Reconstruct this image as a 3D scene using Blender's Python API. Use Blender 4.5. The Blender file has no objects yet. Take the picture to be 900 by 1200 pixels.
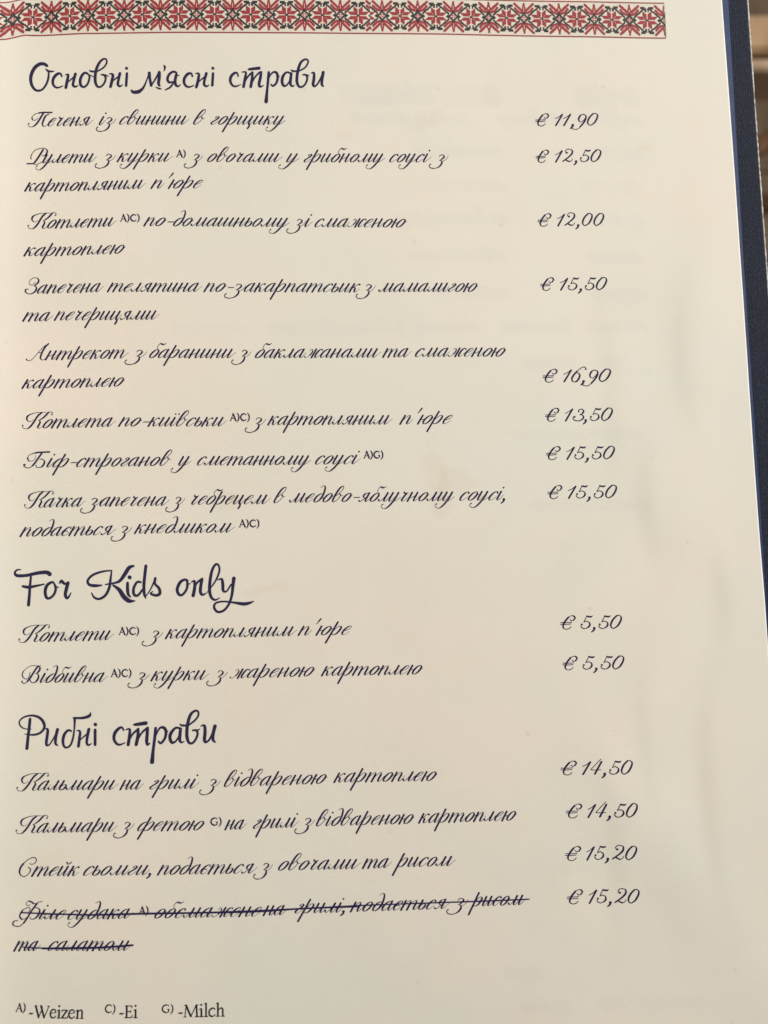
import bpy, math, random
from mathutils import Vector, Matrix
random.seed(7)
S = bpy.context.scene
C = S.collection
# ------------------------------------------------------------------ camera, world, lamps, exposure
cam_d = bpy.data.cameras.new('camera'); cam = bpy.data.objects.new('camera', cam_d); C.objects.link(cam)
Rv = Vector((0.99916, -0.017408, 0.037111)); Uv = Vector((0.014706, 0.997306, 0.071869)); Lk = Vector((0.038262, 0.071263, -0.996723))
M = Matrix((Rv, Uv, -Lk)).transposed().to_4x4(); M.translation = Vector((-0.008992, -0.016747, 0.23423))
cam.matrix_world = M
cam_d.sensor_fit = 'VERTICAL'; cam_d.sensor_height = 36.0; cam_d.sensor_width = 27.0; cam_d.lens = 29.4
cam_d.clip_start = 0.01; cam_d.clip_end = 20.0
cam_d.dof.use_dof = True; cam_d.dof.focus_distance = 0.2355; cam_d.dof.aperture_fstop = 8.5
S.camera = cam
w = bpy.data.worlds.new('World'); S.world = w; w.use_nodes = True
bg = w.node_tree.nodes['Background']; bg.inputs[0].default_value = (0.97, 0.97, 0.96, 1); bg.inputs[1].default_value = 0.26
def area(name, loc, tgt, sx, sy, power, col):
    d = bpy.data.lights.new(name, 'AREA'); d.shape = 'RECTANGLE'; d.size = sx; d.size_y = sy; d.energy = power; d.color = col
    o = bpy.data.objects.new(name, d); C.objects.link(o); o.location = loc
    o.rotation_euler = (Vector(tgt) - Vector(loc)).to_track_quat('-Z', 'Y').to_euler(); return o
area('window_light', (0.72, 0.56, 0.80), (0.0, 0.02, 0.0), 0.45, 0.6, 12.8, (1.0, 0.962, 0.895))
area('ceiling_lamp', (0.15, 0.5, 1.3), (0, 0, 0), 0.5, 0.5, 4.5, (1.0, 0.93, 0.82))
S.view_settings.view_transform = 'Standard'; S.view_settings.look = 'None'; S.view_settings.gamma = 1.0
S.view_settings.exposure = -0.07; S.view_settings.use_curve_mapping = False
# ------------------------------------------------------------------ materials
def srgb(r, g, b):
    f = lambda c: (c/255/12.92) if c/255 <= .04045 else ((c/255+.055)/1.055)**2.4
    return (f(r), f(g), f(b), 1)
class NT:
    def __init__(s, name, rough=.6, spec=.3):
        s.m = bpy.data.materials.new(name); s.m.use_nodes = True; s.t = s.m.node_tree
        s.b = s.t.nodes['Principled BSDF']; s.b.inputs['Roughness'].default_value = rough; s.b.inputs['Specular IOR Level'].default_value = spec
        s.tc = s.t.nodes.new('ShaderNodeTexCoord')
    def n(s, kind, **kw):
        x = s.t.nodes.new(kind)
        for k, v in kw.items():
            if k in x.inputs: x.inputs[k].default_value = v
            else: setattr(x, k, v)
        return x
    def l(s, a, b): s.t.links.new(a, b)
    def noise(s, scale, detail=3, rough=.5, sc=None):
        x = s.n('ShaderNodeTexNoise'); x.inputs['Scale'].default_value = scale; x.inputs['Detail'].default_value = detail; x.inputs['Roughness'].default_value = rough
        if sc:
            mp = s.n('ShaderNodeMapping'); mp.inputs['Scale'].default_value = sc; s.l(s.tc.outputs['Object'], mp.inputs[0]); s.l(mp.outputs[0], x.inputs['Vector'])
        else: s.l(s.tc.outputs['Object'], x.inputs['Vector'])
        return x.outputs['Fac']
    def ramp(s, fac, stops):
        r = s.n('ShaderNodeValToRGB'); e = r.color_ramp.elements
        while len(e) < len(stops): e.new(.5)
        for el, (p, c) in zip(e, stops): el.position = p; el.color = c
        s.l(fac, r.inputs[0]); return r.outputs[0]
    def mix(s, fac, a, b, mode='MIX'):
        x = s.n('ShaderNodeMix', data_type='RGBA', blend_type=mode)
        for inp, v in ((x.inputs[0], fac), (x.inputs[6], a), (x.inputs[7], b)):
            if hasattr(v, 'is_linked'): s.l(v, inp)
            else: inp.default_value = v
        return x.outputs[2]
    def math(s, op, a, b=0.0):
        x = s.n('ShaderNodeMath', operation=op)
        for inp, v in ((x.inputs[0], a), (x.inputs[1], b)):
            if hasattr(v, 'is_linked'): s.l(v, inp)
            else: inp.default_value = v
        return x.outputs[0]
    def bump(s, h, strength, dist):
        x = s.n('ShaderNodeBump'); x.inputs['Strength'].default_value = strength; x.inputs['Distance'].default_value = dist
        s.l(h, x.inputs['Height']); s.l(x.outputs[0], s.b.inputs['Normal'])
    def color(s, c):
        if hasattr(c, 'is_linked'): s.l(c, s.b.inputs['Base Color'])
        else: s.b.inputs['Base Color'].default_value = c
G3 = lambda v: (v, v, v, 1)
def stain(p, base, cx, cy, rx, ry, col, amt, rot=0.0):
    """an irregular dried spot printed into the paper at a place of its own"""
    mp = p.n('ShaderNodeMapping', vector_type='TEXTURE'); mp.inputs['Location'].default_value = (cx, cy, 0); mp.inputs['Rotation'].default_value = (0, 0, rot); mp.inputs['Scale'].default_value = (rx, ry, 1)
    p.l(p.tc.outputs['Object'], mp.inputs[0])
    ln = p.n('ShaderNodeVectorMath', operation='LENGTH'); sep = p.n('ShaderNodeSeparateXYZ'); cmb = p.n('ShaderNodeCombineXYZ')
    p.l(mp.outputs[0], sep.inputs[0]); p.l(sep.outputs[0], cmb.inputs[0]); p.l(sep.outputs[1], cmb.inputs[1]); p.l(cmb.outputs[0], ln.inputs[0])
    d = p.math('ADD', ln.outputs['Value'], p.math('MULTIPLY', p.math('SUBTRACT', p.noise(160, 4, .6), .5), 2.6))
    f = p.ramp(d, [(0.2, G3(amt*.5)), (0.6, G3(amt*.4)), (1.1, G3(0))])
    return p.mix(f, base, col, 'MULTIPLY')
def paper_mat():
    p = NT('menu_paper', .62, .22)
    c0 = p.ramp(p.noise(9, 4, .55), [(.34, (.676, .666, .598, 1)), (.5, (.706, .664, .594, 1)), (.66, (.728, .654, .584, 1))])
    c = p.mix(p.ramp(p.noise(26, 4, .6), [(.42, G3(0)), (.75, G3(.55))]), c0, (.632, .634, .552, 1))
    c = p.mix(p.ramp(p.noise(60, 3, .6), [(.5, G3(0)), (.8, G3(.35))]), c, (.735, .635, .53, 1))
    c = p.mix(p.math('MULTIPLY', p.noise(900, 3, .7), .10), c, (.62, .57, .47, 1))
    for a in ((.0150, .0075, .0040, .0140, (.86, .76, .64, 1), .42, .25), (.020, .0080, .0070, .0045, (.84, .74, .62, 1), .40, .1),
              (.0140, .1140, .0060, .0030, (.90, .80, .66, 1), .30, .5), (.034, .1225, .0035, .0060, (.93, .88, .74, 1), .4, 0), (-.0440, .0030, .0050, .0035, (.90, .78, .66, 1), .35, .4), (-.092, -.093, .006, .004, (.92, .84, .7, 1), .3, 0),
              (-.0100, .1090, .0030, .0020, (.88, .78, .66, 1), .28, 0), (.0640, -.1020, .0040, .0025, (.88, .76, .64, 1), .3, .4), (-.0330, -.0210, .0060, .0020, (.90, .76, .64, 1), .35, .2),
              (.0790, .1060, .0030, .0014, (.92, .86, .66, 1), .5, 0), (.0470, -.0990, .0040, .0030, (.90, .76, .66, 1), .3, 0), (-.0800, .1290, .0030, .0060, (.93, .84, .7, 1), .3, 0)):
        c = stain(p, c, *a[:4], a[4], a[5], a[6])
    sp = p.n('ShaderNodeTexVoronoi'); sp.inputs['Scale'].default_value = 75; p.l(p.tc.outputs['Object'], sp.inputs['Vector'])
    c = p.mix(p.ramp(sp.outputs['Distance'], [(.0, G3(.3)), (.035, G3(.15)), (.06, G3(0))]), c, (.42, .36, .28, 1))
    at = p.n('ShaderNodeAttribute'); at.attribute_name = 'back_print'
    c = p.mix(p.math('MULTIPLY', p.math('MULTIPLY', at.outputs['Fac'], .095), p.ramp(p.noise(40, 3, .6), [(.3, G3(.35)), (.65, G3(1))])), c, (.40, .42, .45, 1))
    p.color(c)
    fib = p.math('ADD', p.noise(700, 4, .7, (1, 2.2, 1)), p.math('MULTIPLY', p.noise(95, 3, .5, (1.8, 1, 1)), 1.2))
    p.bump(fib, .19, .00022)
    return p.m
def ink_mat(name, col, rough=.6):
    p = NT(name, rough, .1)
    p.color(p.mix(p.ramp(p.noise(1500, 3, .7), [(.4, G3(0)), (.85, G3(.35))]), col, (col[0]*2.2+.01, col[1]*2.2+.01, col[2]*2.0+.01, 1)))
    return p.m
def simple(name, c1, c2, scale, rough=.6, bump=0, bscale=200, dist=.0005, sc=None, spec=.3):
    p = NT(name, rough, spec); p.color(p.mix(p.ramp(p.noise(scale, 4, .6, sc), [(.3, G3(0)), (.7, G3(1))]), c1, c2))
    if bump: p.bump(p.noise(bscale, 4, .6), bump, dist)
    return p.m
def cloth_mat():
    p = NT('cover_cloth', .78, .25)
    ns = p.noise(2600, 3, .7)
    p.color(p.mix(p.ramp(ns, [(.5, G3(0)), (.68, G3(.55))]), srgb(25, 30, 45), srgb(72, 78, 96)))
    wv = p.n('ShaderNodeTexWave', wave_type='BANDS'); wv.inputs['Scale'].default_value = 420; wv.inputs['Distortion'].default_value = 3; p.l(p.tc.outputs['Object'], wv.inputs['Vector'])
    p.bump(p.math('ADD', ns, p.math('MULTIPLY', wv.outputs['Fac'], .5)), .6, .0003)
    return p.m
MT = dict(
    paper=paper_mat(), ink=ink_mat('printed_ink', srgb(33, 27, 62)), head=ink_mat('heading_ink', srgb(40, 37, 66)),
    dark=ink_mat('footer_ink', srgb(32, 31, 38)), pen=ink_mat('ballpoint_ink', srgb(36, 29, 70)),
    red=simple('red_stitch_print', srgb(154, 54, 60), srgb(138, 48, 54), 900), green=simple('dark_stitch_print', srgb(38, 38, 38), srgb(54, 52, 51), 900),
    pale=simple('pale_stitch_print', srgb(214, 210, 196), srgb(206, 200, 188), 700), rose=simple('rose_stitch_print', srgb(196, 138, 130), srgb(186, 120, 114), 900),
    cloth=cloth_mat(), lining=simple('blue_lining', srgb(28, 56, 104), srgb(20, 42, 82), 300, .55, .3, 1500, .0002),
    cut=simple('cut_paper_edge', srgb(250, 248, 242), srgb(240, 236, 226), 300),
    board=simple('board_edge_glint', srgb(246, 246, 244), srgb(170, 170, 176), 900, .7, .4, 900, .0004),  # near-white colour standing in for the highlight on the cover's rim
    table=simple('table_wood', srgb(120, 84, 54), srgb(92, 60, 36), 30, .45, .1, 120, .0006, (1, 9, 1)),
    tan=simple('chair_wood', srgb(176, 144, 108), srgb(150, 118, 84), 20, .5, .1, 120, .0006, (9, 1, 1)),
    brown=simple('dark_chair_wood', srgb(120, 84, 56), srgb(84, 56, 38), 20, .5, .1, 120, .0006, (9, 1, 1)),
    floor=simple('floor_boards', srgb(178, 152, 124), srgb(150, 124, 98), 8, .5, .1, 60, .001, (8, 1, 1)),
    gap=simple('floor_underlay', srgb(60, 48, 38), srgb(48, 38, 30), 10))
# ------------------------------------------------------------------ mesh helpers
def mesh_obj(name, vs, fs, mats, parent=None, mi=None, smooth=False):
    me = bpy.data.meshes.new(name); me.from_pydata(vs, [], fs)
    for m in (mats if isinstance(mats, list) else [mats]): me.materials.append(m)
    if mi: me.polygons.foreach_set('material_index', mi)
    if smooth: me.polygons.foreach_set('use_smooth', [True]*len(me.polygons))
    me.update(); o = bpy.data.objects.new(name, me); C.objects.link(o)
    if parent: o.parent = parent
    return o
def empty(name, loc, label, cat, group=None):
    o = bpy.data.objects.new(name, None); C.objects.link(o); o.location = loc; o['label'] = label; o['category'] = cat
    if group: o['group'] = group
    o.empty_display_size = .05; return o
def box(x0, x1, y0, y1, z0, z1, bev=0.0):
    """box with chamfered top/bottom edges"""
    vs = []; b = bev
    for z, i in ((z0, b), (z0+b, 0), (z1-b, 0), (z1, b)) if b else ((z0, 0), (z1, 0)):
        vs += [(x0+i, y0+i, z), (x1-i, y0+i, z), (x1-i, y1-i, z), (x0+i, y1-i, z)]
    n = len(vs)//4; fs = [(3, 2, 1, 0), tuple(range(4*n-4, 4*n))]
    for k in range(n-1):
        for j in range(4): a = 4*k+j; c = 4*k+(j+1) % 4; fs.append((a, c, c+4, a+4))
    return vs, fs
def zs(X, Y):
    """height of the sheet: it lifts towards the spine on the left and is gently buckled"""
    z = 0.0042*math.exp(-(max(X, -.125)+0.108)/0.0036)
    z += 0.0005*math.sin(X*38+Y*11+1.0)+0.00032*math.sin(Y*31-X*17+.5)
    dx, dy = X-.078, Y+.095
    z += 0.0008*math.exp(-((dx*.8+dy*.5)/.010)**2-((dy-dx*.4)/.05)**2)
    z += 0.0005*math.exp(-((X-.088-.1*Y)/.009)**2-((Y-.02)/.07)**2)-0.0004*math.exp(-((X-.045+.2*Y)/.016)**2-((Y+.12)/.04)**2)
    for cx, cy, ln, bend, am in ((.0745, .003, .016, 6, .00028), (.096, -.028, .015, -8, .00026), (.071, -.062, .018, 5, .00024), (.0885, -.075, .034, 3, .0003), (.062, -.098, .022, -4, .00022), (.086, .045, .02, 7, .0002), (.066, .03, .03, -3, .00016)):
        q = (Y-cy)/ln
        if abs(q) < 2.5: z += 2.0*am*math.tanh((X-cx-bend*(Y-cy)**2)/.0028)*math.exp(-q*q)*math.exp(-((X-cx)/.014)**2)
    return z
# ------------------------------------------------------------------ pen strokes on paper
def spline(pts, n=6):
    if len(pts) < 3: 
        a, b = pts; return [tuple(a[k]+(b[k]-a[k])*i/4 for k in range(3)) for i in range(5)]
    out = []; P = [pts[0]]+list(pts)+[pts[-1]]
    for i in range(1, len(P)-2):
        p0, p1, p2, p3 = P[i-1:i+3]
        for j in range(n):
            t = j/n
            out.append(tuple(.5*(2*p1[k]+(p2[k]-p0[k])*t+(2*p0[k]-5*p1[k]+4*p2[k]-p3[k])*t*t+(3*p1[k]-p0[k]-3*p2[k]+p3[k])*t**3) for k in range(3)))
    out.append(tuple(pts[-1])); return out
class Ink:
    """collects flat pen strokes given in page millimetres and lays them on the sheet"""
    def __init__(s, lift=.00006): s.v = []; s.f = []; s.k = 0; s.lift = lift
    def pt(s, x, y, dz=0.0): X = x/1000; Y = y/1000; s.v.append((X, Y, zs(X, Y)+s.lift+dz))
    def stroke(s, P):
        """P: list of (x, y, full width) in mm, already smooth"""
        Q = [P[0]]
        for q in P[1:]:
            if math.hypot(q[0]-Q[-1][0], q[1]-Q[-1][1]) > .012: Q.append(q)
        if len(Q) < 2: Q.append((Q[0][0]+.02, Q[0][1], Q[0][2]))
        n = len(Q); z0 = (s.k % 7)*4e-6; s.k += 1; b = len(s.v); T = []
        for i in range(n):
            a, c = Q[max(i-1, 0)], Q[min(i+1, n-1)]; dx, dy = c[0]-a[0], c[1]-a[1]; L = math.hypot(dx, dy) or 1; T.append((dx/L, dy/L))
        for i, (x, y, wd) in enumerate(Q):
            tx, ty = T[i]; h = wd/2; dz = z0+i/n*3e-6
            s.pt(x-ty*h, y+tx*h, dz); s.pt(x+ty*h, y-tx*h, dz)
            if i: j = b+2*i; s.f.append((j-2, j-1, j+1, j))
        for e, sg in ((0, -1), (n-1, 1)):
            x, y, wd = Q[e]; tx, ty = T[e]; h = wd/2; c0 = len(s.v); dz = z0+(1 if e else 0)*3e-6
            for q in range(1, 6):
                a = math.pi*q/6; s.pt(x-ty*h*math.cos(a)+sg*tx*h*math.sin(a), y+tx*h*math.cos(a)+sg*ty*h*math.sin(a), dz)
            l, r = b+2*e, b+2*e+1; ring = [l]+list(range(c0, c0+5))+[r]
            s.f.append(tuple(ring if sg < 0 else ring[::-1]))
    def disc(s, x, y, r):
        z0 = (s.k % 7)*4e-6; s.k += 1; b = len(s.v)
        for q in range(12): s.pt(x+r*math.cos(q*math.pi/6), y+r*math.sin(q*math.pi/6), z0)
        s.f.append(tuple(range(b, b+12)))
    def build(s, name, mat, parent):
        o = mesh_obj(name, s.v, s.f, mat, parent)
        me = o.data; flip = [p.index for p in me.polygons if p.normal.z < 0]
        if flip:
            for i in flip: me.polygons[i].flip()
            me.update()
        return o
LINES=[
 ('pork roast',[('Печеня', -99.99, 112.31, -81.68, 112.81),('із', -80.81, 112.86, -75.21, 112.85),('свинини', -74.11, 113.02, -54.24, 112.9),('в', -52.94, 112.89, -49.46, 112.87),('горщику', -47.91, 112.86, -26.52, 112.78)]),
 ('chicken rolls',[('Рулети', -100.2, 101.47, -80.68, 101.89),('з', -81.1, 101.97, -75.27, 102.0),('курки', -74.76, 102.0, -59.04, 101.89),('^A)', -57.94, 103.19, -55.43, 103.17),('з', -55.67, 101.86, -50.35, 101.81),('овочами', -48.95, 101.75, -27.53, 101.55),('у', -28.63, 101.5, -22.62, 101.47),('грибному', -21.22, 101.47, 2.01, 101.49),('соусі', 3.49, 101.5, 15.52, 101.57),('з', 14.9, 101.57, 20.5, 101.61)]),
 ('potato puree, second line',[('картопляним', -100.61, 93.1, -66.64, 94.05),("п'юре", -65.11, 94.04, -50.36, 93.95)]),
 ('homestyle cutlets',[('Котлети', -99.8, 82.26, -74.99, 83.01),('^A)C)', -73.91, 84.33, -68.53, 84.34),('по-домашньому', -67.12, 83.02, -25.69, 82.33),('зі', -26.47, 82.29, -19.0, 82.23),('смаженою', -18.32, 82.18, 7.9, 82.02)]),
 ('potatoes, second line',[('картоплею', -100.58, 74.19, -72.39, 75.07)]),
 ('baked veal',[('Запечена', -100.13, 63.33, -78.4, 63.88),('телятина', -77.3, 63.89, -50.68, 63.6),('по-закарпатсьик', -50.05, 63.59, -5.58, 62.94),('з', -6.89, 62.95, -1.37, 62.94),('мамалигою', -0.59, 62.99, 28.12, 63.0)]),
 ('mushrooms, second line',[('та', -100.61, 55.32, -92.37, 55.53),('печерицями', -92.04, 55.7, -62.69, 55.7)]),
 ('lamb entrecote',[('Антрекот', -99.71, 44.29, -71.31, 44.68),('з', -72.29, 44.69, -66.22, 44.62),('баранини', -65.36, 44.63, -41.15, 44.31),('з', -42.31, 44.33, -36.87, 44.25),('баклажанами', -35.57, 44.19, -0.06, 43.97),('та', 0.47, 43.99, 8.58, 44.02),('смаженою', 9.75, 44.07, 35.71, 44.06)]),
 ('potatoes, fourth line',[('картоплею', -100.48, 36.13, -72.33, 36.65)]),
 ('Kyiv cutlet',[('Котлета', -100.39, 24.84, -74.69, 25.19),('по-київськи', -73.87, 25.23, -43.73, 24.85),('^A)C)', -42.89, 26.34, -37.48, 26.26),('з', -38.64, 24.85, -32.8, 24.89),('картопляним', -32.2, 25.05, 2.81, 24.76),("п'юре", 4.96, 24.78, 19.85, 24.76)]),
 ('beef stroganoff',[('Біф-строганов', -99.89, 13.88, -59.06, 13.95),('у', -59.34, 13.95, -53.77, 13.92),('сметанному', -51.94, 13.92, -20.39, 13.64),('соусі', -18.96, 13.69, -6.34, 13.61),('^A)G)', -5.48, 15.14, -0.1, 15.12)]),
 ('baked duck',[('Качка', -99.43, 2.64, -82.93, 2.8),('запечена', -84.19, 2.84, -59.74, 2.73),('з', -60.8, 2.82, -55.53, 2.83),('чебрецем', -53.52, 2.9, -31.71, 2.77),('в', -30.69, 2.97, -27.24, 2.97),('медово-яблучному', -26.55, 3.08, 19.98, 2.87),('соусі,', 21.48, 2.92, 34.21, 2.9)]),
 ('dumpling, second line',[('подається', -100.27, -5.3, -74.48, -5.16),('з', -75.82, -5.09, -70.11, -5.03),('кнедликом', -69.29, -4.88, -41.69, -5.04),('^A)C)', -40.5, -3.65, -35.02, -3.69)]),
 ('kids cutlets',[('Котлети', -100.32, -34.1, -74.94, -34.07),('^A)C)', -73.56, -32.8, -68.23, -32.86),('з', -67.21, -34.05, -61.57, -34.1),('картопляним', -60.8, -34.04, -24.73, -33.97),("п'юре", -24.31, -33.88, -9.6, -33.98)]),
 ('kids chop',[('Відбивна', -99.47, -45.16, -76.57, -45.49),('^A)C)', -75.66, -44.19, -70.29, -44.28),('з', -71.05, -45.37, -65.28, -45.46),('курки', -64.74, -45.45, -49.01, -45.49),('з', -49.64, -45.34, -43.94, -45.37),('жареною', -43.4, -45.31, -19.84, -45.1),('картоплею', -17.98, -45.1, 10.02, -45.22)]),
 ('grilled squid',[('Кальмари', -100.37, -73.78, -73.64, -74.53),('на', -73.02, -74.53, -66.78, -74.68),('грилі', -65.02, -74.69, -51.83, -74.84),('з', -51.67, -74.68, -46.04, -74.75),('відвареною', -44.89, -74.62, -16.84, -74.37),('картоплею', -14.95, -74.13, 13.42, -74.29)]),
 ('squid with feta',[('Кальмари', -100.45, -85.02, -73.81, -85.63),('з', -74.72, -85.42, -69.26, -85.49),('фетою', -68.26, -85.66, -50.31, -86.02),('^G)', -48.62, -84.87, -45.92, -84.88),('на', -44.77, -86.05, -38.92, -86.1),('грилі', -37.06, -86.04, -24.7, -85.9),('з', -25.87, -85.78, -20.39, -85.85),('відвареною', -19.9, -85.79, 6.85, -85.66),('картоплею', 8.11, -85.57, 35.08, -85.46)]),
 ('salmon steak',[('Стейк', -99.38, -96.37, -83.69, -96.87),('сьомги,', -82.56, -96.87, -64.8, -97.36),('подається', -62.91, -97.42, -36.12, -97.85),('з', -37.14, -97.55, -31.98, -97.51),('овочами', -30.33, -97.29, -8.04, -97.38),('та', -7.46, -97.31, 0.48, -97.3),('рисом', 0.65, -97.17, 17.91, -97.15)]),
 ('crossed out pike perch',[('Філе', -100.8, -107.38, -87.26, -108.13),('судака', -86.63, -108.2, -69.45, -108.56),('^A)', -67.94, -107.66, -65.54, -107.71),('обсмажене', -63.63, -108.78, -35.04, -109.22),('на', -34.53, -109.03, -27.98, -109.04),('грилі,', -25.93, -108.7, -12.6, -108.77),('подається', -10.93, -108.68, 16.15, -108.44),('з', 15.16, -108.1, 21.14, -108.02),('рисом', 21.12, -108.02, 37.02, -107.93)]),
 ('crossed out salad',[('та', -100.42, -115.55, -93.76, -115.94),('салатом', -91.68, -116.01, -69.63, -116.89)]),
]
PRICES=[
 ('11,90', 46.51, 112.93, 50.45, 112.96, 51.97, 112.96, 64.99, 113.1),
 ('12,50', 46.26, 101.81, 50.07, 101.83, 51.58, 101.84, 65.49, 101.97),
 ('12,00', 46.14, 82.54, 50.1, 82.56, 51.56, 82.56, 65.57, 82.68),
 ('15,50', 46.32, 63.46, 50.21, 63.47, 51.73, 63.47, 65.69, 63.54),
 ('16,90', 46.16, 36.63, 50.33, 36.62, 51.8, 36.62, 65.85, 36.65),
 ('13,50', 46.51, 25.33, 50.47, 25.32, 51.88, 25.31, 65.99, 25.31),
 ('15,50', 46.39, 14.31, 50.51, 14.28, 51.97, 14.27, 66.2, 14.25),
 ('15,50', 46.49, 3.19, 50.59, 3.14, 52.03, 3.13, 66.45, 3.07),
 ('5,50', 48.93, -33.56, 53.15, -33.65, 54.3, -33.68, 66.36, -33.84),
 ('5,50', 49.15, -44.82, 53.29, -44.92, 54.43, -44.95, 66.59, -45.17),
 ('14,50', 47.66, -73.53, 52.02, -73.64, 53.35, -73.68, 67.66, -73.92),
 ('14,50', 48.74, -85.2, 53.13, -85.35, 54.47, -85.39, 68.45, -85.45),
 ('15,20', 48.13, -96.59, 52.4, -96.77, 53.77, -96.83, 67.81, -96.9),
 ('15,20', 48.2, -108.08, 52.48, -108.28, 53.96, -108.34, 68.08, -108.57),
]
FOOT=[
 ('allergen note -Weizen',[('^A)', -99.86, -131.16, -97.56, -131.36),('~Weizen', -96.45, -132.97, -82.33, -133.86)]),
 ('allergen note -Ei',[('^C)', -76.62, -132.57, -74.16, -132.74),('~Ei', -72.87, -134.1, -68.16, -134.27)]),
 ('allergen note -Milch',[('^G)', -61.65, -133.22, -58.88, -133.4),('~Milch', -57.29, -134.62, -45.07, -134.84)]),
]
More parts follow.
